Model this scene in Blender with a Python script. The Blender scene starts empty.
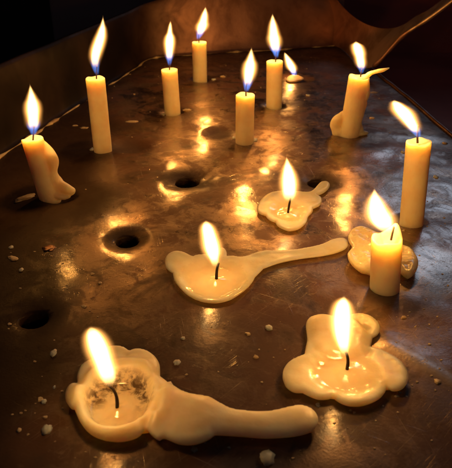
import bpy, bmesh, math, random
from mathutils import Vector, Matrix, noise

# 1 Blender unit = 1 cm.  Tray surface is z = 0, camera looks along +Y.
R = math.radians
scene = bpy.context.scene
COL = scene.collection
random.seed(7)

# ------------------------------------------------------------------ camera
CAM_H, PITCH, FOC = 12.5, R(28.7), 600.0      # focal length in photo pixels (452 x 468)
cam_d = bpy.data.cameras.new('camera')
cam = bpy.data.objects.new('camera', cam_d)
COL.objects.link(cam)
cam.location = (0, 0, CAM_H)
cam.rotation_euler = (R(90) - PITCH, 0, 0)
cam_d.sensor_fit = 'VERTICAL'
cam_d.sensor_height = 36
cam_d.sensor_width = 36
cam_d.lens = 36 * FOC / 468
cam_d.clip_start = 0.1
cam_d.clip_end = 1000
cam_d.dof.use_dof = True
cam_d.dof.focus_distance = 25
cam_d.dof.aperture_fstop = 0.5
scene.camera = cam
FW = Vector((0, math.cos(PITCH), -math.sin(PITCH)))
UP = Vector((0, math.sin(PITCH), math.cos(PITCH)))


def ray(px, py):
    return FW + Vector(((px - 226) / FOC, 0, 0)) + UP * ((234 - py) / FOC)


def at(px, py, z=0.0):
    """point of the photo on the horizontal plane at height z"""
    d = ray(px, py)
    return Vector((0, 0, CAM_H)) + d * ((z - CAM_H) / d.z)


def at_y(px, py, Y):
    """point of the photo on the vertical plane at distance Y"""
    d = ray(px, py)
    return Vector((0, 0, CAM_H)) + d * (Y / d.y)


def cm(npx, p):
    """length in cm of npx photo pixels at point p"""
    return npx * (p - Vector((0, 0, CAM_H))).dot(FW) / FOC


# ------------------------------------------------------------------ helpers
def tag(o, label=None, cat=None, group=None, kind=None):
    if label: o['label'] = label
    if cat: o['category'] = cat
    if group: o['group'] = group
    if kind: o['kind'] = kind
    return o


def empty(name, loc, label, cat, group=None):
    o = bpy.data.objects.new(name, None)
    COL.objects.link(o)
    o.location = loc
    o.empty_display_size = 0.5
    return tag(o, label, cat, group)


def link(name, bm, mat, parent=None, smooth=True):
    """bm is in world coordinates; when parented it is moved into the parent's space"""
    if parent is not None:
        bmesh.ops.translate(bm, verts=bm.verts, vec=-world_loc(parent))
    me = bpy.data.meshes.new(name)
    bm.to_mesh(me)
    bm.free()
    for p in me.polygons:
        p.use_smooth = smooth
    me.materials.append(mat)
    o = bpy.data.objects.new(name, me)
    COL.objects.link(o)
    o.parent = parent
    return o


def world_loc(o):
    v = Vector(o.location)
    while o.parent:
        o = o.parent
        v += o.location
    return v


def sstep(a, b, x):
    t = min(1, max(0, (x - a) / (b - a)))
    return t * t * (3 - 2 * t)


def catmull(pts, n=6, closed=True):
    out, N = [], len(pts)
    rng = range(N) if closed else range(N - 1)
    for i in rng:
        if closed:
            p0, p1, p2, p3 = pts[(i - 1) % N], pts[i], pts[(i + 1) % N], pts[(i + 2) % N]
        else:
            p0, p1, p2, p3 = pts[max(i - 1, 0)], pts[i], pts[i + 1], pts[min(i + 2, N - 1)]
        for k in range(n):
            t = k / n
            out.append(0.5 * ((2 * p1) + (p2 - p0) * t + (2 * p0 - 5 * p1 + 4 * p2 - p3) * t * t
                              + (3 * p1 - p0 - 3 * p2 + p3) * t ** 3))
    if not closed:
        out.append(pts[-1])
    return out


def tube(bm, pts, radii, seg=14, flat=1.0, lump=0.0, seed=0.0):
    """smooth closed tube along pts (world) with a radius per point; flat squashes it vertically"""
    rings = []
    n = len(pts)
    ref = Vector((0, 1, 0.01))
    for i, p in enumerate(pts):
        t = (pts[min(i + 1, n - 1)] - pts[max(i - 1, 0)]).normalized()
        a = t.cross(ref)
        if a.length < 1e-4:
            a = t.cross(Vector((1, 0, 0)))
        a.normalize()
        b = t.cross(a).normalized()
        ring = []
        for k in range(seg):
            w = 2 * math.pi * k / seg
            off = (a * math.cos(w) + b * math.sin(w)) * radii[i]
            if lump:
                q = (p + off) * 1.7 + Vector((seed, seed, seed))
                off *= 1 + lump * noise.noise(q)
            off.z *= flat
            ring.append(bm.verts.new(p + off))
        rings.append(ring)
    for r0, r1 in zip(rings, rings[1:]):
        for k in range(seg):
            bm.faces.new((r0[k], r0[(k + 1) % seg], r1[(k + 1) % seg], r1[k]))
    for ring, rev in ((rings[0], True), (rings[-1], False)):
        c = bm.verts.new(sum((v.co for v in ring), Vector()) / seg)
        for k in range(seg):
            f = (ring[k], ring[(k + 1) % seg], c)
            bm.faces.new(f if rev is False else f[::-1])
    bmesh.ops.recalc_face_normals(bm, faces=bm.faces)


def blob_path(ctrl, sub=6):
    """ctrl = [(Vector, radius)] -> smooth pts, radii with rounded ends"""
    v = [Vector((*p, r)) for p, r in ctrl]
    pts4 = catmull(v, sub, closed=False)
    pts = [Vector(q[:3]) for q in pts4]
    rad = [max(q[3], 0.01) for q in pts4]
    n = len(pts)
    # rounded caps
    d0, d1 = (pts[0] - pts[1]).normalized(), (pts[-1] - pts[-2]).normalized()
    cap0, cap1, cr = [], [], []
    for f in (0.45, 0.8, 0.97):
        cap0.insert(0, (pts[0] + d0 * rad[0] * f * 0.8, rad[0] * math.sqrt(1 - f * f)))
        cap1.append((pts[-1] + d1 * rad[-1] * f * 0.8, rad[-1] * math.sqrt(1 - f * f)))
    pts = [c[0] for c in cap0] + pts + [c[0] for c in cap1]
    rad = [c[1] for c in cap0] + rad + [c[1] for c in cap1]
    return pts, rad


# ------------------------------------------------------------------ materials
class NT:
    def __init__(self, name, kind='mat'):
        if kind == 'mat':
            self.m = bpy.data.materials.new(name)
        else:
            self.m = kind
        self.m.use_nodes = True
        self.t = self.m.node_tree
        self.t.nodes.clear()

    def n(self, typ, **kw):
        node = self.t.nodes.new(typ)
        for k, v in kw.items():
            if k == 'ins':
                for kk, vv in v.items():
                    self.set(node, kk, vv)
            else:
                setattr(node, k, v)
        return node

    def set(self, node, key, val):
        if isinstance(val, bpy.types.NodeSocket):
            self.t.links.new(val, node.inputs[key])
        elif isinstance(val, bpy.types.Node):
            self.t.links.new(val.outputs[0], node.inputs[key])
        else:
            node.inputs[key].default_value = val

    def math(self, op, a, b=0.0, clamp=False):
        return self.n('ShaderNodeMath', operation=op, use_clamp=clamp, ins={0: a, 1: b}).outputs[0]

    def mrange(self, v, a, b, c=0.0, d=1.0, typ='SMOOTHSTEP'):
        return self.n('ShaderNodeMapRange', interpolation_type=typ,
                      ins={'Value': v, 'From Min': a, 'From Max': b, 'To Min': c, 'To Max': d}).outputs[0]

    def mix(self, f, a, b):
        nd = self.n('ShaderNodeMix', data_type='RGBA')
        self.set(nd, 0, f); self.set(nd, 6, a); self.set(nd, 7, b)
        return nd.outputs[2]

    def noise(self, vec, scale, detail=4, rough=0.55, dist=0.0):
        return self.n('ShaderNodeTexNoise', ins={'Vector': vec, 'Scale': scale, 'Detail': detail,
                                                 'Roughness': rough, 'Distortion': dist}).outputs[0]


def c4(r, g, b): return (r, g, b, 1)


def wax_material(name, base=(0.95, 0.85, 0.63), sss=1.0, rough=0.42, dirty=0.0):
    s = NT(name)
    tc = s.n('ShaderNodeTexCoord').outputs['Object']
    wet = s.n('ShaderNodeAttribute', attribute_name='wet').outputs['Fac']
    soot = s.n('ShaderNodeAttribute', attribute_name='soot').outputs['Fac']
    n1 = s.noise(tc, 1.3, 5)
    n2 = s.noise(tc, 9.0, 4)
    colr = s.mix(s.mrange(n1, 0.35, 0.7), c4(*base), c4(base[0] * 0.9, base[1] * 0.84, base[2] * 0.74))
    colr = s.mix(s.math('MULTIPLY', wet, 0.45), colr, c4(base[0] * 0.88, base[1] * 0.78, base[2] * 0.6))
    if dirty:
        colr = s.mix(s.math('MULTIPLY', s.mrange(n1, 0.4, 0.62), dirty), colr, c4(0.22, 0.13, 0.06))
    sp = s.math('MULTIPLY', soot, s.mrange(s.noise(tc, 3.2, 6, 0.7, 0.6), 0.42, 0.6), clamp=True)
    colr = s.mix(sp, colr, c4(0.10, 0.055, 0.02))
    rg = s.math('ADD', s.mrange(n2, 0.3, 0.7, rough - 0.08, rough + 0.12, 'LINEAR'), s.math('MULTIPLY', wet, -0.3))
    bh = s.math('ADD', s.math('MULTIPLY', n2, 0.25), s.math('MULTIPLY', n1, 1.0))
    bump = s.n('ShaderNodeBump', ins={'Strength': 0.22, 'Distance': 0.12, 'Height': bh})
    p = s.n('ShaderNodeBsdfPrincipled', subsurface_method='RANDOM_WALK')
    for k, v in {'Base Color': colr, 'Roughness': rg, 'Subsurface Weight': sss,
                 'Subsurface Radius': (1.0, 0.68, 0.4), 'Subsurface Scale': 1.0,
                 'Specular IOR Level': 0.45, 'Coat Weight': s.math('MULTIPLY', wet, 0.9), 'Coat Roughness': 0.06, 'Normal': bump}.items():
        s.set(p, k, v)
    s.set(s.n('ShaderNodeOutputMaterial'), 'Surface', p)
    return s.m


WAX = wax_material('candle_wax')
WAX_POOL = wax_material('melted_wax', base=(0.94, 0.85, 0.64), rough=0.38)
WAX_OLD = wax_material('old_wax', base=(0.62, 0.5, 0.33), sss=0.5, rough=0.55, dirty=0.55)


def simple_mat(name, c1, c2, scale, rough=0.7, metallic=0.0, bump=0.2, dist=0.1):
    s = NT(name)
    tc = s.n('ShaderNodeTexCoord').outputs['Object']
    n1 = s.noise(tc, scale, 6, 0.6, 0.3)
    n2 = s.noise(tc, scale * 7, 4)
    colr = s.mix(s.mrange(n1, 0.35, 0.68), c4(*c1), c4(*c2))
    b = s.n('ShaderNodeBump', ins={'Strength': bump, 'Distance': dist, 'Height': n2})
    p = s.n('ShaderNodeBsdfPrincipled', ins={'Base Color': colr, 'Metallic': metallic, 'Normal': b,
                                             'Roughness': s.mrange(n1, 0.3, 0.7, rough - 0.12, rough + 0.1, 'LINEAR')})
    s.set(s.n('ShaderNodeOutputMaterial'), 'Surface', p)
    return s.m


def metal_material(name, dark=0.0):
    s = NT(name)
    tc = s.n('ShaderNodeTexCoord').outputs['Object']
    pit = s.n('ShaderNodeAttribute', attribute_name='pit').outputs['Fac']
    darken = s.n('ShaderNodeAttribute', attribute_name='darken').outputs['Fac']
    pol = s.n('ShaderNodeAttribute', attribute_name='bare_sheen').outputs['Fac']
    big = s.noise(tc, 0.16, 9, 0.66, 1.2)
    mid = s.noise(tc, 0.75, 9, 0.68, 0.7)
    fine = s.noise(tc, 11.0, 5, 0.65)
    # scratches: stretched noises in several directions
    scr = []
    for ang, sc in ((0.5, 1.0), (-0.75, 1.4), (1.35, 0.8), (2.3, 1.1)):
        rot = s.n('ShaderNodeMapping', ins={'Vector': tc, 'Rotation': (0, 0, ang)})
        mp = s.n('ShaderNodeMapping', ins={'Vector': rot.outputs[0], 'Scale': (0.5 * sc, 30 * sc, 1)})
        nn = s.noise(mp.outputs[0], 1.0, 3, 0.6, 0.9)
        scr.append(s.mrange(nn, 0.655, 0.70))
    sc_all = s.math('MAXIMUM', s.math('MAXIMUM', scr[0], scr[1]), s.math('MAXIMUM', scr[2], scr[3]))
    sc_all = s.math('MULTIPLY', sc_all, s.mrange(s.noise(tc, 0.5, 4), 0.42, 0.58))
    stain0 = s.mrange(s.math('ADD', s.math('MULTIPLY', big, 0.55), s.math('MULTIPLY', mid, 0.45)), 0.46, 0.53)
    stain = s.math('MULTIPLY', stain0, s.math('SUBTRACT', 1.0, pol))
    spots = s.mrange(s.noise(tc, 2.9, 8, 0.78, 0.4), 0.55, 0.66)
    colr = s.mix(stain, c4(0.25, 0.178, 0.138), c4(0.115, 0.05, 0.025))
    colr = s.mix(s.math('MULTIPLY', spots, 0.55), colr, c4(0.10, 0.06, 0.035))
    colr = s.mix(s.math('MULTIPLY', sc_all, 0.5), colr, c4(0.55, 0.45, 0.38))
    colr = s.mix(pol, colr, c4(0.5, 0.48, 0.46))  # bare metal, with the window sheen painted in as a lighter colour
    speck = s.math('MULTIPLY', s.mrange(s.noise(tc, 8.5, 4, 0.65), 0.62, 0.67), s.mrange(s.noise(tc, 0.45, 3), 0.48, 0.6))
    colr = s.mix(s.math('MULTIPLY', speck, 0.85), colr, c4(0.015, 0.01, 0.008))
    film = s.math('MULTIPLY', s.mrange(s.noise(tc, 1.5, 9, 0.72, 1.0), 0.6, 0.66), s.mrange(s.noise(tc, 0.3, 2), 0.45, 0.6))
    colr = s.mix(s.math('MULTIPLY', film, 0.55), colr, c4(0.5, 0.4, 0.28))
    smoke = s.math('MULTIPLY', s.mrange(s.noise(tc, 0.22, 10, 0.7, 1.5), 0.5, 0.62), 0.7)
    colr = s.mix(smoke, colr, c4(0.05, 0.034, 0.027))
    colr = s.mix(darken, colr, c4(0.03, 0.018, 0.011))
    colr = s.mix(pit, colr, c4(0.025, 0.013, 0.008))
    met = s.math('SUBTRACT', s.math('SUBTRACT', 0.97, s.math('MULTIPLY', stain, 0.5)), s.math('MAXIMUM', s.math('MAXIMUM', s.math('MULTIPLY', spots, 0.3), s.math('MULTIPLY', s.math('MAXIMUM', film, speck), 0.55)), s.math('MULTIPLY', darken, 0.9)), clamp=True)
    rg = s.math('ADD', s.mrange(mid, 0.32, 0.68, 0.24, 0.42, 'LINEAR'), s.math('MULTIPLY', stain, 0.12))
    rg = s.math('ADD', rg, s.math('MULTIPLY', darken, 0.12))
    rg = s.math('ADD', rg, s.math('MULTIPLY', s.math('MAXIMUM', spots, pit), 0.2), clamp=True)
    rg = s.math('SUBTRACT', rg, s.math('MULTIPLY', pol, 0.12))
    h = s.math('ADD', s.math('MULTIPLY', fine, 0.3), s.math('MULTIPLY', mid, 0.2))
    h = s.math('SUBTRACT', h, s.math('MULTIPLY', sc_all, 0.3))
    h = s.math('ADD', h, s.math('MULTIPLY', spots, 0.05))
    b = s.n('ShaderNodeBump', ins={'Strength': 0.4, 'Distance': 0.06, 'Height': h})
    b2 = s.n('ShaderNodeBump', ins={'Strength': 0.2, 'Distance': 0.06, 'Height': h})
    p = s.n('ShaderNodeBsdfPrincipled', ins={'Base Color': colr, 'Metallic': met, 'Roughness': rg, 'Normal': b, 'Coat Weight': s.math('MULTIPLY', s.math('SUBTRACT', 1.0, s.math('MAXIMUM', pit, s.math('MULTIPLY', darken, 0.85))), s.mrange(mid, 0.4, 0.6, 0.1, 1.0)), 'Specular IOR Level': s.math('SUBTRACT', 0.5, s.math('MULTIPLY', darken, 0.4)), 'Coat Roughness': s.mrange(mid, 0.35, 0.65, 0.12, 0.04), 'Coat IOR': 1.65, 'Coat Normal': b2})
    s.set(s.n('ShaderNodeOutputMaterial'), 'Surface', p)
    return s.m


METAL = metal_material('stained_metal')
SOOT = simple_mat('charred_wick', (0.015, 0.012, 0.012), (0.05, 0.03, 0.02), 6, 0.85)
WICK_PALE = simple_mat('waxed_wick', (0.75, 0.62, 0.38), (0.55, 0.42, 0.25), 6, 0.6)


def flame_material(name, H, Rm, lean, bend, blue, hollow, P, wave=0.0):
    """soft glowing gas plus a bloom halo: emission volume following the bent centre line"""
    s = NT(name)
    tc = s.n('ShaderNodeTexCoord').outputs['Object']
    xyz = s.n('ShaderNodeSeparateXYZ', ins={0: tc})
    x, y, z = xyz.outputs
    t = s.math('DIVIDE', z, H)
    tcl = s.n('ShaderNodeClamp', ins={0: t}).outputs[0]
    u = s.math('MULTIPLY', tcl, s.math('SUBTRACT', 1.0, tcl))
    cx = s.math('ADD', s.math('MULTIPLY', tcl, lean), s.math('MULTIPLY', u, 4 * bend))
    cx = s.math('ADD', cx, s.math('MULTIPLY', s.math('SINE', s.math('MULTIPLY', tcl, 2 * math.pi)), wave))
    dx = s.math('SUBTRACT', x, cx)
    r = s.math('SQRT', s.math('ADD', s.math('MULTIPLY', dx, dx), s.math('MULTIPLY', y, y)))
    fc = s.n('ShaderNodeFloatCurve', ins={'Value': tcl})
    cur = fc.mapping.curves[0]
    cur.points[0].location = (0, P[0][1])
    cur.points[1].location = (1, P[-1][1])
    for px, py in P[1:-1]:
        cur.points.new(px, py)
    fc.mapping.update()
    prof = s.math('MULTIPLY', fc.outputs[0], Rm)
    q = s.math('DIVIDE', r, prof)
    core = s.mrange(q, 1.08, 0.5)
    core = s.math('POWER', core, 2.4)
    bloom_shell = s.mrange(q, 1.75, 0.6)  # outer halo: lens bloom built in as a glowing shell
    bloom_shell = s.math('MULTIPLY', bloom_shell, bloom_shell)
    # thin out near the very tip and below the wick
    up = s.mrange(t, 0.10, 0.36)
    tip = s.mrange(t, 1.04, 0.9)
    hol = s.math('MULTIPLY', s.mrange(q, 0.75, 0.2), s.mrange(t, 0.42, 0.16))
    keep = s.math('SUBTRACT', 1.0, s.math('MULTIPLY', hol, hollow), clamp=True)
    k = 0.5 / Rm
    s1 = s.math('MULTIPLY', s.math('MULTIPLY', s.math('MULTIPLY', core, up), s.math('MULTIPLY', tip, keep)), 13.0 * k)
    s2 = s.math('MULTIPLY', s.math('MULTIPLY', bloom_shell, s.math('MULTIPLY', s.mrange(t, 0.12, 0.5), s.math('MULTIPLY', tip, keep))), 3.4 * k)
    s3 = s.math('MULTIPLY', s.math('MULTIPLY', s.mrange(q, 1.25, 0.7), s.math('MULTIPLY', s.mrange(t, 0.34, 0.1), s.mrange(t, -0.03, 0.06))), blue * k)
    e1 = s.n('ShaderNodeEmission', ins={'Color': c4(1.0, 0.58, 0.2), 'Strength': s1})
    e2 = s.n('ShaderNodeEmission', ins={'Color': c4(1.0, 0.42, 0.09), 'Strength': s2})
    e3 = s.n('ShaderNodeEmission', ins={'Color': c4(0.13, 0.3, 1.0), 'Strength': s3})
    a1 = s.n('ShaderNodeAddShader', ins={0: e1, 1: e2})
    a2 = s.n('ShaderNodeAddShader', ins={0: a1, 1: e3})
    s.set(s.n('ShaderNodeOutputMaterial'), 'Volume', a2)
    try:
        s.m.cycles.volume_step_rate = 0.6
    except Exception:
        pass
    return s.m


PROFILE = [(0.0, 0.30), (0.1, 0.52), (0.22, 0.82), (0.38, 1.0), (0.55, 0.93), (0.75, 0.62), (0.9, 0.30), (1.0, 0.06)]


ROUND = [(0.0, 0.28), (0.1, 0.45), (0.28, 0.74), (0.5, 0.93), (0.7, 1.0), (0.85, 0.86), (0.95, 0.55), (1.0, 0.2)]


def prof(t, P):
    t = min(max(t, 0), 1)
    for (a, fa), (b, fb) in zip(P, P[1:]):
        if t <= b:
            return fa + (fb - fa) * (t - a) / (b - a)
    return P[-1][1]


LAMP_POWER = 240.0


def make_flame(parent, base_px, tip_px, w_px, Y, bend_px=0.0, blue=3.0, hollow=0.8, power=1.0, rnd=False, wave_px=0.0):
    P = ROUND if rnd else PROFILE
    P = [(a, f * (1 + random.uniform(-0.12, 0.12) * (0.15 < a < 0.95))) for a, f in P]
    w_px *= 0.87 if rnd else 0.98
    b = at_y(*base_px, Y)
    tp = at_y(*tip_px, Y)
    H = tp.z - b.z
    Rm = cm(w_px, b) / 2
    lean = tp.x - b.x
    bend = cm(bend_px, b)
    mat = flame_material('flame_gas_bloom', H, Rm, lean, bend, blue * 0.3, hollow, P, cm(wave_px, b))
    bm = bmesh.new()
    rings, seg, N = [], 20, 24
    for i in range(N + 1):
        t = -0.04 + 1.09 * i / N
        tq = min(max(t, 0), 1)
        cx = lean * tq + 4 * bend * tq * (1 - tq) + cm(wave_px, b) * math.sin(2 * math.pi * tq)
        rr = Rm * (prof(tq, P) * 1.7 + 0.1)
        if i == 0: rr *= 0.5
        if i == N: rr *= 0.4
        rings.append([bm.verts.new((cx + rr * math.cos(2 * math.pi * k / seg), rr * math.sin(2 * math.pi * k / seg), t * H)) for k in range(seg)])
    for r0, r1 in zip(rings, rings[1:]):
        for k in range(seg):
            bm.faces.new((r0[k], r0[(k + 1) % seg], r1[(k + 1) % seg], r1[k]))
    bm.faces.new(rings[0][::-1]); bm.faces.new(rings[-1])
    me = bpy.data.meshes.new('flame')
    bm.to_mesh(me); bm.free()
    me.materials.append(mat)
    o = bpy.data.objects.new('flame', me)
    COL.objects.link(o)
    o.parent = parent
    o.location = b - world_loc(parent)
    ld = bpy.data.lights.new('flame_light', 'POINT')
    ld.energy = LAMP_POWER * power * (H * Rm) / (2.4 * 0.5)
    ld.color = (1.0, 0.385, 0.062)
    ld.shadow_soft_size = min(Rm * 0.45, 0.28)
    l = bpy.data.objects.new('flame_light', ld)
    COL.objects.link(l)
    l.parent = parent
    l.location = b + Vector((lean * 0.5 + bend, 0, H * 0.5)) - world_loc(parent)
    return b, H


def make_wick(parent, pts_px, Y, r=0.05, mat=None):
    pts = [at_y(*p, Y) for p in pts_px]
    P = catmull(pts, 5, closed=False)
    bm = bmesh.new()
    tube(bm, P, [r * (1 - 0.25 * i / len(P)) for i in range(len(P))], 8, lump=0.3, seed=pts[0].x)
    return link('wick', bm, mat or SOOT, parent)


HOLES = [((187, 181), 12.5, 1.0), ((127, 239), 12, 0.9), ((33, 317), 15, 0.7), ((318, 181), 10.5, 0.8)]
DIMPLES = [((130, 146), 22, 0.35), ((222, 132), 19, 0.22), ((203, 79), 12, 0.3), ((172, 111), 12, 0.3), ((274, 105), 12, 0.3),
           ((60, 197), 16, 0.3), ((409, 219), 16, 0.25), ((300, 79), 14, 0.3)]
holes = [(at(*p), cm(r, at(*p)), d) for p, r, d in HOLES]
dims = [(at(*p), cm(r, at(*p)), d) for p, r, d in DIMPLES]
A = Vector((-19.5, 4, 0)); Bc = Vector((16.4, 4, 0)); Cc = Vector((11.9, 63.0, 0)); Dc = Vector((-7.2, 57.2, 0))
NEAR, FAR = 4.0, 60.0
ridge_a, ridge_b = at(378, 338).to_2d(), at(470, 392).to_2d()


def wave_z(p):
    return 0.16 * noise.noise(p * 0.13 + Vector((5, 1, 2))) + 0.07 * noise.noise(p * 0.34 + Vector((1, 7, 0))) + 0.018 * noise.noise(p * 0.8)


def plate_z(p):
    z = wave_z(p) + 0.007 * noise.noise(p * 1.7)
    for c, r, d in holes:
        q = (p - c).length / r
        if q < 4:
            qq = max(q + 0.4 * noise.noise(p * 0.7) + 0.12 * noise.noise(p * 2.2), 0.3)
            z += -0.3 * d * math.exp(-(qq / 1.35) ** 2)
    for c, r, d in dims:
        q = (p - c).length / r
        if q < 2.2:
            z += -d * (1 - sstep(0.2, 1.25, q)) * 0.8
    pv = p.to_2d()
    dd = ridge_b - ridge_a
    t = (pv - ridge_a).dot(dd) / dd.length_squared
    if -0.1 < t < 1.1:
        w = (pv - ridge_a - dd * t).length
        z += 0.06 * math.exp(-(w / 0.3) ** 2) * sstep(-0.1, 0.15, t)
    return z


# ------------------------------------------------------------------ candles
CANDLES = 'lit stick candles standing on the tray'


def candle_body(parent, base, top, rad, rag=0.0, seed=0.0, dish=0.14, spike=None):
    """stick of wax from base centre to top centre, with a melted dish round the wick"""
    bm = bmesh.new()
    ax = (top - base)
    L = ax.length
    ax.normalize()
    a = ax.cross(Vector((0, 1, 0))).normalized()
    b = a.cross(ax).normalized() * -1
    seg = 40
    prof_pts = []
    n = max(int(L / 0.16), 12)
    for i in range(n + 1):
        s = -0.5 + (L + 0.5 - 0.05) * i / n
        prof_pts.append((1.0, s))
    prof_pts += [(0.985, L - 0.015), (0.93, L), (0.84, L - 0.02), (0.68, L - dish * 0.55), (0.45, L - dish * 0.9), (0.2, L - dish), (0.08, L - dish * 0.9)]
    rings = []
    for j, (rf, s) in enumerate(prof_pts):
        ring = []
        for k in range(seg):
            w = 2 * math.pi * k / seg
            d = a * math.cos(w) + b * math.sin(w)
            p = base + ax * s + d * rad * rf
            f = 1 + 0.022 * noise.noise(p * 0.9 + Vector((seed, 3, 1))) + 0.012 * noise.noise(p * 2.6 + Vector((seed, 0, 0)))
            p = base + ax * s + d * rad * rf * f
            topness = sstep(L - 0.6, L, s)
            if topness > 0:
                p += ax * topness * (rag * noise.noise(Vector((math.cos(w) * 1.3 + seed, math.sin(w) * 1.3, seed))))
                if spike and rf > 0.6:
                    dw = math.atan2(math.sin(w - spike[0]), math.cos(w - spike[0]))
                    p += ax * topness * spike[1] * math.exp(-(dw / spike[2]) ** 2)
            ring.append(bm.verts.new(p))
        rings.append(ring)
    for r0, r1 in zip(rings, rings[1:]):
        for k in range(seg):
            bm.faces.new((r0[k], r0[(k + 1) % seg], r1[(k + 1) % seg], r1[k]))
    bm.faces.new(rings[0][::-1]); bm.faces.new(rings[-1])
    bmesh.ops.recalc_face_normals(bm, faces=bm.faces)
    return link('wax_stick', bm, WAX, parent)


def stick_candle(label, base_px, top_px, w_px, flame, wick, rag=0.05, dish=0.14, spike=None):
    base = at(*base_px)
    Y = base.y
    top = at_y(*top_px, Y)
    rad = cm(w_px, (base + top) / 2) / 2
    c = empty('candle', base, label, 'candle', CANDLES)
    candle_body(c, base, top, rad, rag, base.x * 3.1, dish, spike)
    wk = wick
    make_wick(c, wk, Y, 0.045)
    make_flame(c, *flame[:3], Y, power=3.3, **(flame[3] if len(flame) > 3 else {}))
    return c, Y


c1, Y1 = stick_candle('leaning candle at the far left with a wax drip running down its right side',
                      (49.5, 197), (32, 138), 21, ((33.5, 135), (30, 85), 15, dict(bend_px=1.0, blue=5, hollow=1.0)),
                      [(33, 141), (33.5, 133), (34, 126)], rag=0.12)
c2, Y2 = stick_candle('tallest candle, second from the left, with a long wavy flame',
                      (103, 151), (95.2, 78), 18.5, ((97, 74), (103, 17), 12.5, dict(bend_px=-2.0, wave_px=-1.8, blue=4, hollow=0.5)),
                      [(96.5, 79), (96.5, 72), (97, 66)])
c3, Y3 = stick_candle('candle with a thin upright flame, third from the left in the back row',
                      (172.5, 111), (169.3, 69.5), 16, ((169.5, 65), (170.5, 21), 9.5, dict(bend_px=-0.5, blue=5, hollow=0.7)),
                      [(169.5, 70), (169.7, 64), (169.8, 60)])
c4_, Y4 = stick_candle('smallest candle standing farthest back against the rear rim, flame bent right',
                       (200, 80.5), (199.2, 42), 14.3, ((198, 39), (205.5, 7), 10.5, dict(bend_px=1.2, blue=6, hollow=0.7)),
                       [(199, 43), (198.8, 38), (198.6, 34)])
c5, Y5 = stick_candle('candle in the middle of the tray beside the round dark hole',
                      (244.6, 141), (245.2, 94.5), 18.6, ((246.5, 91), (251.5, 48), 13, dict(bend_px=0.5, blue=6, hollow=1.0)),
                      [(246, 96), (246, 89), (247, 83)])
c6, Y6 = stick_candle('back row candle standing left of the tiny burnt-out stub flame',
                      (274, 104.5), (274.7, 61), 16, ((276.5, 57), (272.5, 14), 12, dict(bend_px=-0.6, blue=7, hollow=0.9)),
                      [(275.5, 62), (276, 56), (276.5, 51)])
c8, Y8 = stick_candle('lopsided candle near the back right corner with a wax shred at its top',
                      (349, 135.5), (359.5, 76.5), 20.5, ((361.5, 73), (356, 42), 13.5, dict(rnd=True, bend_px=1.2, blue=4, hollow=0.9)),
                      [(360.5, 78), (361, 73), (362, 69)], rag=0.1)
c9, Y9 = stick_candle('tall candle at the right edge with its flame blown to the left',
                      (411.5, 222), (418.8, 141.5), 24, ((418.5, 137), (394.5, 101), 20, dict(rnd=True, bend_px=1.5, blue=5, hollow=0.4)),
                      [(417.5, 143), (417.5, 135), (418, 126)], rag=0.06)
c10, Y10 = stick_candle('short thick candle standing in front of a lumpy wax puddle, flame curling left',
                        (384.5, 289), (387, 238), 30, ((390, 237), (374.5, 189), 25, dict(bend_px=-3.5, blue=0, hollow=0.3)),
                        [(391, 240), (392.5, 233), (394, 227)], rag=0.16, dish=0.4, spike=(-2.5, 0.42, 0.45))


def drip(parent, ctrl_px, Y, mat=WAX, yoff=0.0, flat=1.0, lump=0.25, name='wax_drip'):
    ctrl = [(at_y(x, y, Y + yoff), cm(r, at_y(x, y, Y))) for x, y, r in ctrl_px]
    pts, rad = blob_path(ctrl)
    bm = bmesh.new()
    tube(bm, pts, rad, 18, flat=flat, lump=lump, seed=ctrl[0][0].x)
    return link(name, bm, mat, parent)


def fuse(parent, chains, Y, voxel=0.035):
    """wax that ran down the side: grown into the stick as one skin"""
    stick = [o for o in parent.children if o.name.startswith('wax_stick')][0]
    off = world_loc(parent)
    bm = bmesh.new()
    bm.from_mesh(stick.data)
    for ctrl_px, yoff, lump, flat in chains:
        ctrl = [(at_y(x, y, Y + yoff), cm(r, at_y(x, y, Y))) for x, y, r in ctrl_px]
        pts, rad = blob_path(ctrl)
        b2 = bmesh.new()
        tube(b2, [p - off for p in pts], rad, 18, flat=flat, lump=lump, seed=ctrl[0][0].x)
        m2 = bpy.data.meshes.new('tmp')
        b2.to_mesh(m2); b2.free()
        bm.from_mesh(m2)
        bpy.data.meshes.remove(m2)
    bm.to_mesh(stick.data)
    bm.free()
    md = stick.modifiers.new('remesh', 'REMESH')
    md.mode = 'VOXEL'
    md.voxel_size = voxel
    sm_ = stick.modifiers.new('smooth', 'SMOOTH')
    sm_.factor = 0.6
    sm_.iterations = 5
    bpy.context.view_layer.update()
    me = bpy.data.meshes.new_from_object(stick.evaluated_get(bpy.context.evaluated_depsgraph_get()))
    stick.modifiers.clear()
    stick.data = me
    for p in me.polygons:
        p.use_smooth = True


fuse(c1, [([(38, 143, 5), (43, 148, 6), (48, 154, 7.5), (51.5, 161, 7.5), (51, 170, 7), (53, 178, 7.5), (57, 186, 8), (60, 193, 7)], 0.1, 0.35, 1.0),
          ([(54, 184, 7), (61, 187, 6.5), (67, 189, 6.5), (71.5, 191, 5)], 0.05, 0.35, 1.0),
          ([(56, 194, 5.5), (63, 196, 5), (68, 196, 3.5)], -0.1, 0.3, 0.8)], Y1)
fuse(c8, [([(363, 80, 6), (364.5, 84, 6.5), (362.5, 89, 7), (361.5, 95, 6.5), (360, 100, 6), (360, 105, 6), (358, 113, 5.5), (357, 122, 5), (357.5, 130, 5.5)], 0.05, 0.5, 1.0),
          ([(343, 115, 4), (337.5, 120, 5.5), (335, 127, 5.5), (338, 133, 5.5), (344, 136, 5)], 0.1, 0.4, 1.0),
          ([(356, 132, 5), (362, 133, 4), (366.5, 133, 2.4)], 0.0, 0.4, 0.7)], Y8)
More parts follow.
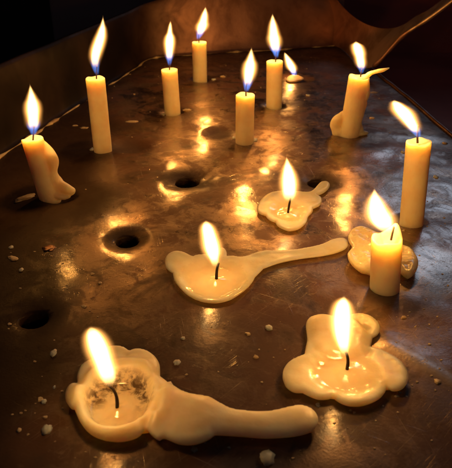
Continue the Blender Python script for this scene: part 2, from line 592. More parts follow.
drip(c8, [(364, 79, 2.4), (367, 76, 2.0), (371, 73, 2.0), (377, 71, 2.3), (383, 70, 1.8), (389, 68, 0.6)], Y8, yoff=-0.1, lump=0.7, flat=0.7, name='wax_shred')

# ------------------------------------------------------------------ melted puddles
POOLS = 'burnt-down candles melted into flat wax puddles'


def puddle_mesh(parent, outline_px, T, extra=None, wet=None, soot=None, name='wax_puddle', step=0.055, mat=None, under=0.13, lip=0.012, men=None):
    edge_z = 0.74 * T
    ctrl = [at(x, y, edge_z).to_2d() for x, y, *_n in outline_px]
    ctrl = [p for p, o in zip(ctrl, outline_px) for _ in range(2 if len(o) > 2 else 1)]
    poly = catmull(ctrl, 7)
    n = len(poly)
    xs, ys = [p.x for p in poly], [p.y for p in poly]
    x0, x1, y0, y1 = min(xs) - step, max(xs) + step, min(ys) - step, max(ys) + step
    segs = [(poly[i], poly[(i + 1) % n] - poly[i]) for i in range(n)]
    segs = [(a, d, max(d.length_squared, 1e-12)) for a, d in segs]

    def dist(p):
        best, bp, inside = 1e18, None, False
        for a, d, l2 in segs:
            rx, ry = p.x - a.x, p.y - a.y
            t = (rx * d.x + ry * d.y) / l2
            t = 0 if t < 0 else 1 if t > 1 else t
            qx, qy = rx - d.x * t, ry - d.y * t
            dd = qx * qx + qy * qy
            if dd < best:
                best, bp = dd, (a.x + d.x * t, a.y + d.y * t)
            by = a.y + d.y
            if (a.y > p.y) != (by > p.y) and p.x < a.x + d.x * (p.y - a.y) / (by - a.y):
                inside = not inside
        return math.sqrt(best) * (1 if inside else -1), bp

    nx, ny = int((x1 - x0) / step) + 2, int((y1 - y0) / step) + 2
    D = {}
    for i in range(nx):
        for j in range(ny):
            D[i, j] = dist(Vector((x0 + i * step, y0 + j * step)))
    bm = bmesh.new()
    lw, ls = bm.verts.layers.float.new('wet'), bm.verts.layers.float.new('soot')
    V = {}

    def vert(i, j):
        if (i, j) in V: return V[i, j]
        d, bp = D[i, j]
        if d > step * 0.25:
            x, y = x0 + i * step, y0 + j * step
        else:
            x, y = bp
            d = 0
        rr = T * 0.5
        f = math.sqrt(max(0, 1 - (1 - min(d / rr, 1)) ** 2))
        z = edge_z + (T - edge_z) * f
        p = Vector((x, y, 0))
        z += f * 0.05 * noise.noise(p * 0.9) + f * 0.02 * noise.noise(p * 2.7)
        z += lip * math.exp(-((d - 0.17) / 0.09) ** 2)
        if extra: z += sstep(0, 0.4, d) * extra(x, y, d)
        if men:
            z += 0.13 * math.exp(-(math.hypot(x - men.x, y - men.y) / 0.3) ** 2)
        v = bm.verts.new((x, y, max(z, 0.07) + wave_z(p)))
        v[lw] = wet(x, y, d) if wet else 0
        v[ls] = soot(x, y, d) if soot else 0
        V[i, j] = v
        return v

    for i in range(nx - 1):
        for j in range(ny - 1):
            cs = [(i, j), (i + 1, j), (i + 1, j + 1), (i, j + 1)]
            if sum(D[c][0] > step * 0.25 for c in cs) >= 1 and all(D[c][0] > -step * 1.5 for c in cs):
                bm.faces.new([vert(*c) for c in cs])
    bmesh.ops.remove_doubles(bm, verts=bm.verts, dist=step * 0.08)
    bmesh.ops.dissolve_degenerate(bm, edges=bm.edges, dist=1e-5)
    # underside: tuck the edge inwards down to the tray
    for frac, zz in ((0.2, 0.45 * T), (0.7, 0.2 * T), (1.0, -0.03)):
        be = [e for e in bm.edges if e.is_boundary]
        ret = bmesh.ops.extrude_edge_only(bm, edges=be)
        for v in ret['geom']:
            if isinstance(v, bmesh.types.BMVert):
                eps = 0.03
                p = v.co.to_2d()
                g = Vector((dist(p + Vector((eps, 0)))[0] - dist(p - Vector((eps, 0)))[0],
                            dist(p + Vector((0, eps)))[0] - dist(p - Vector((0, eps)))[0]))
                if g.length > 1e-6:
                    g.normalize()
                    v.co.x += g.x * under * frac
                    v.co.y += g.y * under * frac
                v.co.z = zz + wave_z(v.co)
    bmesh.ops.recalc_face_normals(bm, faces=bm.faces)
    o = link(name, bm, mat or WAX_POOL, parent)
    return o


def bowl(cpx, rx, ry, depth, z=0.3):
    c = at(*cpx, z)
    ax, ay = cm(rx, c), cm(ry, c) / 0.5

    def f(x, y):
        return math.hypot((x - c.x) / ax, (y - c.y) / ay)
    return f


def sc(pts, s, ox, oy):
    return [(x / s + ox, y / s + oy, *n_) for x, y, *n_ in pts]


# upper puddle with a short tail (near the hole)
out11 = sc([(76, 266), (82, 240), (100, 215), (125, 196), (155, 185), (200, 180), (255, 182), (305, 186), (330, 175), (350, 153), (368, 138),
            (392, 137), (404, 150), (398, 170), (374, 188), (350, 197, 1), (366, 207), (370, 222), (362, 240), (345, 250), (330, 257, 1), (326, 275), (312, 290), (304, 302, 1), (298, 322), (278, 342), (250, 356), (215, 359), (185, 348),
            (166, 335), (157, 320, 1), (140, 316), (122, 304), (112, 289, 1), (96, 287), (82, 278)], 4.5, 240, 150)
b11 = bowl((288, 208), 22, 13, 0.2)
p11 = at(288, 211, 0.3)
m11 = empty('melted_candle', (p11.x, p11.y, 0), 'small wax puddle with a short curled tail beside the half-hidden hole, burning', 'melted candle', POOLS)
puddle_mesh(m11, out11, 0.21, lambda x, y, d: -0.09 * (1 - sstep(0.5, 1.0, b11(x, y))), lambda x, y, d: 1 - sstep(0.6, 1.0, b11(x, y)), men=p11)
make_wick(m11, [(288, 213), (289, 206), (290.5, 198)], p11.y, 0.055)
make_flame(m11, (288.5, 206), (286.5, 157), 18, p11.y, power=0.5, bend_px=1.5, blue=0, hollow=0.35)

# middle puddle shaped like a spoon
out12 = sc([(22, 225), (24, 203), (38, 184), (64, 172), (95, 173), (122, 182), (147, 193, 1), (165, 186), (205, 180), (262, 176, 1), (266, 160), (276, 150), (292, 156), (300, 172), (300, 190, 1), (330, 190), (360, 196),
            (392, 190), (425, 178)], 4.5, 160, 215) + [(264, 252.5), (280, 251.5), (300, 249), (320, 245), (333, 239.5), (342, 238), (347.5, 241), (347, 247.5), (338, 252),
            (322, 255.5), (300, 259), (280, 264), (264, 270, 1), (259, 275), (255, 279, 1), (253, 283), (249, 288, 1), (243, 293), (234, 299)] + \
    sc([(300, 392), (255, 401), (205, 399), (165, 389), (128, 371), (98, 346), (76, 322), (64, 303, 1), (60, 285), (57, 268, 1), (44, 262), (28, 246)], 4.5, 160, 215)
b12 = bowl((213, 277), 38, 22, 0.2)
p12 = at(216, 280, 0.25)
m12 = empty('melted_candle', (p12.x, p12.y, 0), 'spoon shaped wax puddle in the centre with a long thin handle pointing right', 'melted candle', POOLS)
puddle_mesh(m12, out12, 0.19, lambda x, y, d: -0.09 * (1 - sstep(0.55, 1.0, b12(x, y))), lambda x, y, d: 1 - sstep(0.7, 1.05, b12(x, y)), men=p12)
make_wick(m12, [(216.5, 283), (216.5, 276), (217, 269), (218.5, 263)], p12.y, 0.055)
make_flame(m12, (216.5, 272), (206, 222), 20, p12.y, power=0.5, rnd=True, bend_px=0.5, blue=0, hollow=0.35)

# right puddle with scalloped lobes
out13 = sc([(38, 256), (42, 236), (56, 217), (78, 204), (104, 194, 1), (108, 172), (112, 150), (110, 128), (108, 108), (114, 90), (132, 80), (165, 75), (200, 82), (218, 86), (240, 76), (268, 73), (298, 78), (320, 91),
            (332, 110), (328, 130), (309, 144, 1), (306, 160), (302, 174, 1), (330, 180), (360, 194), (392, 216), (411, 244), (416, 268), (408, 292), (390, 304), (368, 305), (351, 294, 1), (346, 310), (332, 325), (305, 339),
            (272, 347), (238, 346), (210, 336), (189, 321, 1), (172, 326), (145, 326), (118, 316), (98, 306, 1), (72, 304), (50, 290), (40, 272)], 3.01, 270, 290)
b13 = bowl((345, 371), 40, 17, 0.2)
b13b = bowl((338, 334), 33, 19, 0.2)
p13 = at(347, 368, 0.35)
m13 = empty('melted_candle', (p13.x, p13.y, 0), 'lobed wax puddle at the lower right with a raised back half, burning', 'melted candle', POOLS)


def groove(lines, x, y, w=0.1):
    g = 0
    p = Vector((x, y))
    for a, b, dep in lines:
        dd = b - a
        t = min(1, max(0, (p - a).dot(dd) / dd.length_squared))
        g = max(g, dep * (1 - 0.8 * t) * math.exp(-((p - a - dd * t).length / w) ** 2))
    return g


def gl(pts, s_, ox, oy, dep):
    q = [at(r[0], r[1], 0.3).to_2d() for r in sc(pts, s_, ox, oy)]
    return [(a, b, dep) for a, b in zip(q, q[1:])]


GR13 = gl([(308, 142), (290, 112), (262, 92)], 3.01, 270, 290, 0.12) + gl([(351, 294), (335, 268)], 3.01, 270, 290, 0.12) + \
    gl([(190, 322), (200, 300)], 3.01, 270, 290, 0.12) + gl([(110, 180), (150, 215), (200, 222)], 3.01, 270, 290, 0.07) + gl([(303, 172), (290, 205)], 3.01, 270, 290, 0.1)
GR14 = gl([(290, 325), (325, 280), (345, 215), (350, 175)], 3.23, 55, 325, 0.22) + gl([(70, 180), (95, 205)], 3.23, 55, 325, 0.2) + \
    gl([(60, 270), (80, 262)], 3.23, 55, 325, 0.15) + gl([(228, 74), (235, 110)], 3.23, 55, 325, 0.15) + gl([(265, 182), (262, 168)], 1.614, 50, 320, 0.06)


def ex13(x, y, d):
    return 0.14 * (1 - sstep(0.75, 1.0, b13b(x, y))) - 0.09 * (1 - sstep(0.6, 1.0, b13(x, y))) - groove(GR13, x, y)


puddle_mesh(m13, out13, 0.26, ex13, lambda x, y, d: 1 - sstep(0.7, 1.05, b13(x, y)), men=p13)
make_wick(m13, [(347, 370), (348, 363), (347.5, 357), (346, 352)], p13.y, 0.055)
make_flame(m13, (346.5, 362), (344, 298), 21, p13.y, power=0.5, rnd=True, bend_px=-3.0, blue=0, hollow=0.35)

# big foreground puddle: raised cup and a club shaped tail
out14 = sc([(33, 216), (40, 195), (55, 183), (72, 182, 1), (70, 158), (76, 134), (92, 114), (116, 102, 1), (128, 84), (155, 68), (190, 61), (220, 66), (239, 79, 1), (262, 73), (292, 78), (320, 97), (337, 126), (339, 164, 1), (358, 178), (385, 198)], 3.23, 55, 325) + \
    sc([(190, 90), (203, 107), (222, 117), (244, 121), (258, 124, 1), (280, 136), (300, 143), (350, 146), (400, 137), (424, 144), (433, 161), (424, 177), (395, 185), (350, 187),
        (310, 184), (267, 182, 1), (254, 191), (232, 198), (207, 197), (185, 188)], 1.614, 50, 320) + \
    sc([(335, 366), (308, 347), (291, 325, 1), (278, 347), (248, 363), (205, 371), (155, 366), (112, 347), (82, 314), (62, 268, 1), (46, 260), (34, 240)], 3.23, 55, 325)
b14 = bowl((119, 398), 39, 22, 0.3)
p14 = at(117, 403, 0.3)
m14 = empty('melted_candle', (p14.x, p14.y, 0), 'largest wax puddle at the lower left with a sooty cup and a thick club tail', 'melted candle', POOLS)
th14 = [(at(170, 388, .5).to_2d(), 1.0), (at(188, 414, .5).to_2d(), 0.85)]
tl14 = [at(205, 412, .4).to_2d(), at(305, 417, .4).to_2d()]


def ex14(x, y, d):
    q = b14(x, y)
    z = -0.34 * (1 - sstep(0.62, 0.98, q)) + 0.22 * math.exp(-((q - 1.12) / 0.22) ** 2)
    p = Vector((x, y))
    for c, r in th14:
        z += 0.07 * math.exp(-((p - c).length / r) ** 2 * 1.5)
    dd = tl14[1] - tl14[0]
    t = min(1, max(0, (p - tl14[0]).dot(dd) / dd.length_squared))
    z += 0.07 * math.exp(-((p - tl14[0] - dd * t).length / 0.5) ** 2)
    return z - groove(GR14, x, y, 0.13)


def soot14(x, y, d):
    q = b14(x, y)
    back = sstep(-0.2, 0.5, (y - p14.y))
    return (1 - sstep(0.75, 1.0, q)) * sstep(0.28, 0.55, q) * (0.1 + 0.8 * back)


puddle_mesh(m14, out14, 0.36, ex14, lambda x, y, d: 1 - sstep(0.6, 0.9, b14(x, y)), soot14, under=0.16, men=p14)
make_wick(m14, [(117, 409), (117.2, 403), (116.3, 396), (113.5, 390), (109.5, 386)], p14.y, 0.05)
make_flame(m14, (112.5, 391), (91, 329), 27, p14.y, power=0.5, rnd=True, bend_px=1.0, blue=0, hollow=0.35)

# stub in the back row: wax flush with its hole, only the flame shows
p7 = at(293, 77)
m7 = empty('melted_candle', (p7.x, p7.y, 0), 'burnt-out stub in the back row, only a tiny slanted flame left', 'melted candle', POOLS)
puddle_mesh(m7, [(286, 80), (289, 76.5), (295, 75.5), (301, 77), (304, 79), (300, 81), (294, 82), (289, 82)], 0.11, mat=WAX_OLD)
make_wick(m7, [(294, 78), (295, 75), (296, 73)], p7.y, 0.06)
make_flame(m7, (295, 76.5), (284.5, 52.5), 9.5, p7.y, bend_px=0.6, blue=7, hollow=0.4)

# the old puddle behind the short candle: a thing of its own
outp = [(348, 238), (351, 231), (360, 228), (370, 230), (378, 234), (392, 236), (402, 246), (411, 250), (417.5, 260), (417, 270), (411, 276), (403, 274),
        (396, 268), (386, 272), (376, 275), (368, 271), (358, 268), (350, 261), (347.5, 254), (352, 247)]
pp = at(380, 255)
w10 = empty('wax_puddle', (pp.x, pp.y, 0), 'lumpy hardened wax puddle spread behind the short thick candle', 'wax puddle')
puddle_mesh(w10, outp, 0.45, lambda x, y, d: 0.16 * noise.noise(Vector((x * 1.5, y * 1.5, 3))) + 0.05 * noise.noise(Vector((x * 5, y * 5, 3))), lambda x, y, d: 0.35, name='wax_slab')

# ------------------------------------------------------------------ tray
tray = empty('candle_tray', (0, 33, 0), 'dented brown stained metal tray with round holes and a raised rim', 'tray')
bm = bmesh.new()
pit = bm.verts.layers.float.new('pit')
gr = bm.verts.layers.float.new('darken')
po = bm.verts.layers.float.new('bare_sheen')
pc1 = at(436, 268)
NX, NY = 170, 290
grid = []
for j in range(NY + 1):
    v = (j / NY) ** 1.25
    row = []
    for i in range(NX + 1):
        u = i / NX
        p = (A.lerp(Bc, u)).lerp(Dc.lerp(Cc, u), v)
        row.append(p)
    grid.append(row)
verts = {}


def pv(i, j):
    if (i, j) in verts: return verts[i, j]
    p = grid[j][i].copy()
    k = 0.0
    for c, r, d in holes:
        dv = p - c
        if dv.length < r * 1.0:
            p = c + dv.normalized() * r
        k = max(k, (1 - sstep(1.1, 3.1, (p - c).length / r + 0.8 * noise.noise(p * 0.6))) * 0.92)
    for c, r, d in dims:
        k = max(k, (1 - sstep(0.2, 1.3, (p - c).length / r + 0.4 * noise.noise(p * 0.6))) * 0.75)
    g = 0.0
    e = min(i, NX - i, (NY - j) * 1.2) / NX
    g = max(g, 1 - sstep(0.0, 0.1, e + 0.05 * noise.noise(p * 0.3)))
    # far left darkened in colour, for the dark room the metal reflects
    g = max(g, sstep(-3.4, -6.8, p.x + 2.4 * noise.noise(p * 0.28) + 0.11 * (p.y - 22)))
    g = max(g, sstep(20.5, 15.5, p.y + 1.6 * noise.noise(p * 0.3) - 0.25 * (p.x)) * 0.55)  # darker towards the front
    p.z = plate_z(p)
    vtx = bm.verts.new(p)
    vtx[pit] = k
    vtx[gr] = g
    p2 = p.to_2d()
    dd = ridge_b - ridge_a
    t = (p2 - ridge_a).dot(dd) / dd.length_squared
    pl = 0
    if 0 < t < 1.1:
        pl = math.exp(-((p2 - ridge_a - dd * t).length / 0.26) ** 2) * (0.95 + 0.5 * noise.noise(p * 1.1))  # crease strip lightened in colour so the window glint shows
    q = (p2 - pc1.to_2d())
    pl = max(pl, (1 - sstep(0.5, 1.0, math.hypot(q.x / 2.2, q.y / 2.6) + 0.9 * noise.noise(p * 0.7))) * 0.9)  # bare patch, lightened to carry the cool window sheen
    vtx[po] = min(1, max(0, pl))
    verts[i, j] = vtx
    return vtx


for j in range(NY):
    for i in range(NX):
        cs = [(i, j), (i + 1, j), (i + 1, j + 1), (i, j + 1)]
        inside = False
        for c, r, d in holes:
            if all((grid[b][a] - c).length < r for a, b in cs):
                inside = True
        if not inside:
            try:
                bm.faces.new([pv(*c) for c in cs])
            except ValueError:
                pass
bmesh.ops.remove_doubles(bm, verts=bm.verts, dist=0.004)
# rolled-down lip of every punched hole
for _k, (drop, shr) in enumerate(((0.12, 0.05), (0.5, 0.03))):
    be = []
    for e in bm.edges:
        if e.is_boundary:
            mpt = (e.verts[0].co + e.verts[1].co) / 2
            for c, r, d in holes:
                if (mpt.to_2d() - c.to_2d()).length < r * 1.05:
                    be.append(e)
    ret = bmesh.ops.extrude_edge_only(bm, edges=be)
    for v in ret['geom']:
        if isinstance(v, bmesh.types.BMVert):
            v.co.z -= drop
            for c, r, d in holes:
                dv = v.co - c
                dv.z = 0
                if dv.length < r * 1.05:
                    v.co.x -= dv.x * shr
                    v.co.y -= dv.y * shr
            v[pit] = 1.0  # hole walls coloured near black to stand in for their shade
bmesh.ops.recalc_face_normals(bm, faces=bm.faces)
if sum(f.normal.z for f in bm.faces) < 0:
    bmesh.ops.reverse_faces(bm, faces=bm.faces)
link('plate', bm, METAL, tray)

# raised rim: left side and back, one bent sheet
RIM_MAT = simple_mat('dark_rim_metal', (0.16, 0.085, 0.065), (0.05, 0.026, 0.02), 0.35, 0.45, 0.7, 0.35, 0.08)
def rim_sheet(bright=False):
    s = NT('rim_metal_dark_left')
    tc = s.n('ShaderNodeTexCoord').outputs['Object']
    g = s.n('ShaderNodeAttribute', attribute_name='darken').outputs['Fac']
    n1 = s.noise(tc, 0.35, 8, 0.65, 0.5)
    n2 = s.noise(tc, 5, 4)
    colr = s.mix(s.mrange(n1, 0.35, 0.68), c4(0.36, 0.21, 0.17), c4(0.17, 0.09, 0.075))
    if bright:
        br = s.n('ShaderNodeAttribute', attribute_name='bright').outputs['Fac']
        colr = s.mix(br, colr, s.mix(s.mrange(n1, 0.35, 0.65), c4(0.5, 0.4, 0.33), c4(0.22, 0.15, 0.11)))
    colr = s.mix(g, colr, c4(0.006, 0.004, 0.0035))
    b = s.n('ShaderNodeBump', ins={'Strength': 0.35, 'Distance': 0.08, 'Height': s.math('ADD', n1, s.math('MULTIPLY', n2, 0.2))})
    p = s.n('ShaderNodeBsdfPrincipled', ins={'Base Color': colr, 'Metallic': s.math('SUBTRACT', 0.75, s.math('MULTIPLY', g, 0.75)), 'Normal': b,
                                             'Specular IOR Level': s.math('SUBTRACT', 0.5, s.math('MULTIPLY', g, 0.42)),
                                             'Roughness': s.math('ADD', s.mrange(n1, 0.3, 0.7, 0.28, 0.5, 'LINEAR'), s.math('MULTIPLY', g, 0.2))})
    s.set(s.n('ShaderNodeOutputMaterial'), 'Surface', p)
    return s.m


RIM_SHEET = rim_sheet()
RIM_FLANGE = rim_sheet(True)
bm = bmesh.new()
rg_l = bm.verts.layers.float.new('darken')
path = []
for k in range(60):
    path.append(A.lerp(Dc, k / 59))
corner = len(path) - 1
for k in range(1, 50):
    path.append(Dc.lerp(Cc, k / 49))
sm = [p.copy() for p in path]
for _ in range(3):
    sm = [sm[0]] + [(sm[i - 1] + sm[i] * 2 + sm[i + 1]) / 4 for i in range(1, len(sm) - 1)] + [sm[-1]]
section = [(0.25, 0.0), (0.02, 0.05), (-0.1, 0.22), (-0.2, 0.8), (-0.32, 1.6), (-0.4, 2.5), (-0.5, 3.4), (-0.58, 4.2), (-0.68, 4.42), (-0.86, 4.46), (-1.0, 4.3), (-1.02, 3.6)]
prev = None
for i, p in enumerate(sm):
    tdir = (sm[min(i + 1, len(sm) - 1)] - sm[max(i - 1, 0)]).normalized()
    inn = Vector((tdir.y, -tdir.x, 0))
    bk = sstep(corner - 4, corner + 14, i)
    ring = []
    for (o, z) in section:
        q = p + inn * o + Vector((0, 0, z * (1 + 0.32 * bk)))
        q += inn * (0.16 * noise.noise(Vector((i * 0.12, z * 0.5, 1))) * min(z, 1))
        q.z += 0.06 * noise.noise(Vector((i * 0.2, 4, 2))) * min(z, 1)
        if o > 0.1: q.z = plate_z(q) + 0.012
        ring.append(bm.verts.new(q))
        ring[-1][rg_l] = max(0, min(1, (1 - sstep(corner - 6, corner + 16, i)) * 0.98 + 0.1 * noise.noise(q * 0.3)))  # darker along the left side, lighter along the back
    if prev:
        for k in range(len(ring) - 1):
            bm.faces.new((prev[k], prev[k + 1], ring[k + 1], ring[k]))
    prev = ring
bmesh.ops.recalc_face_normals(bm, faces=bm.faces)
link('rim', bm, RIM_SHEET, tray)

# flared corner at the right back, a torn and bent flange
FL_MAT = simple_mat('bright_flange_metal', (0.55, 0.42, 0.33), (0.26, 0.17, 0.12), 0.4, 0.3, 0.65, 0.4, 0.1)
bm = bmesh.new()
br_l = bm.verts.layers.float.new('bright')
cols = [  # (bottom, top) pairs along the flange
    (at(328, 44.5), at_y(328, -12, 62.5)), (at(340, 48), at_y(346, 10, 61)), (at(351, 58), at_y(362, 22, 58)),
    (at(361, 67), at_y(380, 28, 55)), (at_y(374, 66, 50), at_y(396, 28, 52)), (at_y(388, 52, 49), at_y(408, 22, 50)),
    (at_y(404, 35, 48), at_y(420, 14, 49)), (at_y(428, 19, 47), at_y(436, 6, 48)), (at_y(460, -5, 46), at_y(462, -12, 47))]
bot = catmull([c[0] for c in cols], 6, closed=False)
top = catmull([c[1] for c in cols], 6, closed=False)
prev = None
for i, (b_, t_) in enumerate(zip(bot, top)):
    ring = []
    fb = sstep(6, 22, i)  # flange colour lightens to the right, standing in for candlelight
    for k in range(13):
        f = k / 12
        q = b_.lerp(t_, f)
        q.y += 0.9 * math.sin(f * math.pi) + 0.35 * noise.noise(Vector((i * 0.12, f * 2.5, 9)))
        if k == 0: q.z += 0.02
        ring.append(bm.verts.new(q))
        ring[-1][br_l] = fb
    if prev:
        for k in range(12):
            bm.faces.new((prev[k], prev[k + 1], ring[k + 1], ring[k]))
    prev = ring
# rolled rim along the lower edge
tube(bm, bot[24:], [0.17 + 0.09 * noise.noise(Vector((i * 0.3, 0, 0))) for i in range(len(bot[24:]))], 8)
for v in bm.verts:
    if v.co.x > 14: v[br_l] = 1
bmesh.ops.recalc_face_normals(bm, faces=bm.faces)
link('flange', bm, RIM_FLANGE, tray)

# folded edge along the right side
bm = bmesh.new()
pts = [Cc.lerp(Bc, k / 80) for k in range(81)]
pts = [p + Vector((0.03 * noise.noise(p * 0.4), 0, plate_z(p) + 0.06)) for p in pts]
tube(bm, pts, [0.13] * 81, 8)
for p in pts:
    pass
link('folded_edge', bm, RIM_MAT, tray)

# crust of old wax and dirt along the fold
bm = bmesh.new()
cp = sm[20:]
pts, rad = [], []
for i, p in enumerate(cp):
    n_ = noise.noise(p * 0.6 + Vector((3, 3, 3)))
    pts.append(p + Vector((0.2 + 0.25 * n_, -0.2 - 0.3 * noise.noise(p * 0.8), plate_z(p) + 0.02)))
    rad.append(max(0.02, 0.06 + 0.3 * noise.noise(p * 0.8)))
pts2, rad2 = blob_path([(p, r) for p, r in zip(pts, rad)], 4)
tube(bm, pts2, rad2, 10, flat=0.6, lump=0.9, seed=2)
link('wax_crust', bm, WAX_OLD, tray)

# black sheet added below the holes for their unlit depth
DARK = simple_mat('unlit_dark', (0.012, 0.008, 0.006), (0.02, 0.012, 0.009), 0.1, 0.9)  # near-black colour in place of unlit space
bm = bmesh.new()
vs = [bm.verts.new(p + Vector((0, 0, -2.6))) for p in (A, Bc, Cc, Dc)]
bm.faces.new(vs)
link('under_dark', bm, DARK, tray, False)

# ------------------------------------------------------------------ wax crumbs and flakes
CR = 'loose wax crumbs scattered on the tray'


def crumb(px, py, w, h, label, name='wax_crumb', cat='wax crumb', mat=None, thick=0.12, seed=0, grp=CR, rot=0):
    c = at(px, py)
    c.z = plate_z(c)
    rx = cm(w, c) / 2 * 0.85
    ry = cm(h, c) / 2 / 0.5 * 0.75
    thick *= 0.45
    bm = bmesh.new()
    bmesh.ops.create_icosphere(bm, subdivisions=3, radius=1)
    sv = Vector((seed * 3.7 + px, py, seed))
    for v in bm.verts:
        n0 = v.co.normalized()
        f = 1 + 0.4 * noise.noise(n0 * 1.5 + sv) + 0.25 * noise.noise(n0 * 3.0 + sv) + 0.08 * noise.noise(n0 * 7 + sv)
        q = Vector((n0.x * rx * f, n0.y * ry * f, n0.z * thick * f))
        q.rotate(Matrix.Rotation(rot, 3, 'Z'))
        q.z = q.z + thick * 0.45
        v.co = q + c
    o = link(name, bm, mat or WAX)
    for v in o.data.vertices:
        v.co -= c
    o.location = c
    tag(o, label, cat, grp)
    return o


crumb(267, 458, 17, 13, 'largest white wax chip at the bottom edge below the thick club tail', thick=0.22, seed=1)
crumb(53, 352, 7, 7, 'pale wax crumb left of the foreground flame', seed=2, thick=0.1)
crumb(47, 430, 12, 8, 'pale wax chip at the lower left of the largest puddle', seed=3)
crumb(44, 401, 6, 4, 'small wax crumb left of the largest puddle, above the chip', seed=4, thick=0.08)
crumb(54, 386, 3, 3, 'tiny wax grain close to the left lobe of the largest puddle', seed=5, thick=0.06)
crumb(19, 430, 5, 4, 'dim wax crumb near the bottom left corner of the photo', seed=6, thick=0.06, mat=WAX_OLD)
crumb(177, 363, 8, 5, 'curved wax crumb just above the tail of the largest puddle', seed=7, thick=0.08)
crumb(269, 328, 8, 6, 'wax crumb left of the lobed right puddle', seed=8, thick=0.1)
crumb(183, 339, 5, 3, 'small wax speck between the two left puddles', seed=9, thick=0.06)
crumb(437, 384, 7, 5, 'brown wax crumb at the right edge near the bright crease', seed=10, thick=0.07, mat=WAX_OLD)
crumb(21, 269, 5, 4, 'wax crumb at the left edge above the lowest hole', seed=11, thick=0.1)
crumb(11, 247, 6, 4, 'upper wax crumb at the left edge below the leaning candle', seed=12, thick=0.08)
crumb(13, 258, 15, 5, 'flat brown wax flake at the left edge', seed=13, thick=0.06, mat=WAX_OLD, rot=-0.6)
crumb(49, 248, 15, 8, 'dark flat flake on the shiny patch below the leaning candle', seed=14, thick=0.06, mat=RIM_MAT, name='dark_flake', cat='flake')
crumb(25, 197, 26, 7, 'long brownish wax flake left of the leaning candle base', seed=15, thick=0.14, mat=WAX_OLD, rot=0.9)
crumb(131.5, 121, 14, 5, 'oval wax spot right of the tallest candle', seed=16, thick=0.03, mat=WAX_OLD)
crumb(214, 79, 6, 4, 'glinting wax crumb right of the farthest candle', seed=17, thick=0.1)
crumb(223, 77, 6, 4, 'second crumb right of the farthest candle, darker', seed=18, thick=0.1, mat=WAX_OLD)
crumb(372, 118, 6, 4, 'wax crumb right of the lopsided candle', seed=19, thick=0.08, mat=WAX_OLD)
crumb(403, 152, 5, 4, 'wax crumb just left of the tall right candle', seed=20, thick=0.08)
crumb(436, 176, 6, 5, 'wax crumb right of the tall right candle', seed=21, thick=0.1)
crumb(445, 143, 6, 4, 'wax crumb on the right edge of the tray', seed=22, thick=0.1, mat=WAX_OLD)
crumb(255, 139, 6, 6, 'bead of wax at the right foot of the middle candle', seed=23, thick=0.14)
crumb(234, 137, 5, 5, 'bead of wax at the left foot of the middle candle', seed=24, thick=0.14)
crumb(92, 150, 5, 5, 'bead of wax at the left foot of the tallest candle', seed=25, thick=0.12)
crumb(187, 110, 9, 5, 'crumbly wax lump at the right foot of the thin flame candle', seed=26, thick=0.14, mat=WAX_OLD)
crumb(163, 112, 5, 4, 'wax bead at the left foot of the thin flame candle', seed=27, thick=0.12)
crumb(374, 93, 10, 4, 'flat wax flake behind the lopsided candle', seed=28, thick=0.05, mat=WAX_OLD)
crumb(84, 128, 9, 4, 'flat flake left of the tallest candle', seed=29, thick=0.04, mat=WAX_OLD)
crumb(75, 126, 7, 3, 'thin flake farther left of the tallest candle', seed=30, thick=0.04, mat=WAX_OLD)
crumb(268, 105, 4, 3, 'wax bead at the left foot of the candle beside the stub', seed=31, thick=0.08)
crumb(308, 95, 5, 3, 'wax crumb below the stub flame in the back row', seed=32, thick=0.08)
crumb(100, 283, 4, 3, 'tiny dim wax grain below the left hole', seed=33, thick=0.05, mat=WAX_OLD)
crumb(318, 405, 5, 4, 'small wax crumb by the end of the thick club tail', seed=34, thick=0.06)

# dust of tiny wax specks nobody could count
bm = bmesh.new()
rs = random.Random(3)
for k in range(260):
    zone = rs.choice(((8, 110, 225, 460), (60, 440, 60, 200), (60, 440, 60, 120), (180, 440, 320, 460), (390, 450, 150, 400)))
    c = at(rs.uniform(zone[0], zone[1]), rs.uniform(zone[2], zone[3]))
    if c.x > 11.3 or c.x < -7 - (57 - c.y) * 0.2 or any((c - h[0]).length < h[1] * 1.3 for h in holes):
        continue
    r = rs.uniform(0.02, 0.06) * (1 + 1.2 * (rs.random() > 0.9))
    n_ = rs.randint(5, 8)
    c.z = plate_z(c)
    ring0, ring1 = [], []
    a0 = rs.uniform(0, 6)
    for q in range(n_):
        w_ = a0 + 2 * math.pi * q / n_
        rr = r * rs.uniform(0.6, 1.3)
        ring0.append(bm.verts.new(c + Vector((math.cos(w_) * rr, math.sin(w_) * rr * 0.8, -0.005))))
        ring1.append(bm.verts.new(c + Vector((math.cos(w_) * rr * 0.75, math.sin(w_) * rr * 0.6, r * rs.uniform(0.2, 0.5)))))
    for q in range(n_):
        bm.faces.new((ring0[q], ring0[(q + 1) % n_], ring1[(q + 1) % n_], ring1[q]))
    bm.faces.new(ring1)
tag(link('wax_specks', bm, WAX_OLD, smooth=False), kind='stuff')

# ------------------------------------------------------------------ surroundings
WALL = simple_mat('brown_wall', (0.24, 0.13, 0.115), (0.13, 0.07, 0.062), 0.05, 0.6, 0.2, 0.3, 0.3)
FLOOR = simple_mat('red_glow_floor', (0.6, 0.15, 0.12), (0.36, 0.09, 0.075), 0.05, 0.8)  # red colour raised to stand in for the reddish glow at right
CORNER = simple_mat('red_glow_corner', (0.6, 0.16, 0.13), (0.4, 0.11, 0.09), 0.05, 0.8)  # the same reddish glow put into the wall colour


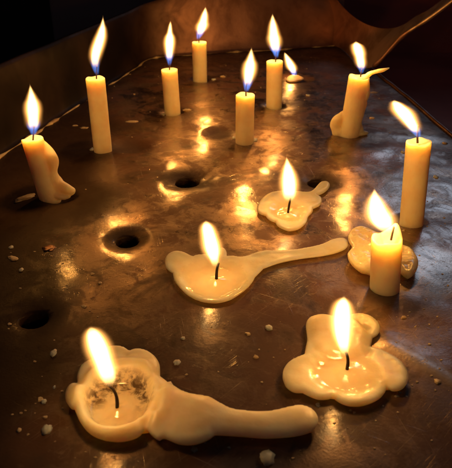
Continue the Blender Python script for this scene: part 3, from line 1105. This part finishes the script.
def slab(name, x0, x1, y0, y1, z0, z1, mat, kind='structure', label=None):
    bm = bmesh.new()
    bmesh.ops.create_cube(bm, size=1)
    for v in bm.verts:
        v.co = Vector(((x0 + x1) / 2 + v.co.x * (x1 - x0), (y0 + y1) / 2 + v.co.y * (y1 - y0), (z0 + z1) / 2 + v.co.z * (z1 - z0)))
    bmesh.ops.bevel(bm, geom=bm.edges[:], offset=0.3, segments=2, affect='EDGES')
    o = link(name, bm, mat, smooth=False)
    tag(o, kind=kind)
    return o


slab('floor', 5, 200, -60, 200, -8, -6, FLOOR)
xe = at_y(50, 20, 92).x
slab('back_wall', xe + 0.2, 11, 92, 95, -12, 60, WALL)
slab('dark_opening_slab', -160, xe, 100, 103, -12, 90, DARK)  # black slab standing for the unlit opening
slab('wall_corner', 11.2, 160, 88, 92, -12, 14, CORNER)
slab('wall_ledge', xe + 0.4, 10.8, 89.2, 91.8, -12, at_y(70, 46, 90).z, simple_mat('ledge_dark', (0.02, 0.009, 0.008), (0.04, 0.02, 0.016), 0.1, 0.7))

# ------------------------------------------------------------------ light: the flames, plus a dim cool window far off to the right
win = bpy.data.lights.new('window_light', 'AREA')
win.energy = 11000
win.color = (0.74, 0.83, 1.0)
win.shape = 'RECTANGLE'
win.size = 34
win.size_y = 44
wo = bpy.data.objects.new('window_light', win)
COL.objects.link(wo)
wo.location = (75, 190, 92)
wo.rotation_euler = (Vector((0, 35, 0)) - wo.location).to_track_quat('-Z', 'Y').to_euler()

w = bpy.data.worlds.new('World')
scene.world = w
wn = NT('w', w)
bg = wn.n('ShaderNodeBackground', ins={'Color': c4(0.55, 0.6, 0.78), 'Strength': 0.018})
wout = wn.n('ShaderNodeOutputWorld', ins={'Surface': bg})
HAZE = 0
if HAZE:
    vs_ = wn.n('ShaderNodeVolumeScatter', ins={'Color': c4(1, 0.4, 0.25), 'Density': HAZE, 'Anisotropy': 0.85})
    wn.t.links.new(vs_.outputs[0], wout.inputs['Volume'])

# ------------------------------------------------------------------ render
scene.render.engine = 'CYCLES'
scene.view_settings.view_transform = 'Standard'
scene.view_settings.look = 'None'
scene.view_settings.exposure = 0
scene.view_settings.gamma = 1
cy = scene.cycles
cy.use_denoising = True
cy.max_bounces = 8
cy.volume_bounces = 0
scene.cycles.volume_max_steps = 64
cy.transparent_max_bounces = 16
cy.sample_clamp_indirect = 6.0
cy.sample_clamp_direct = 0
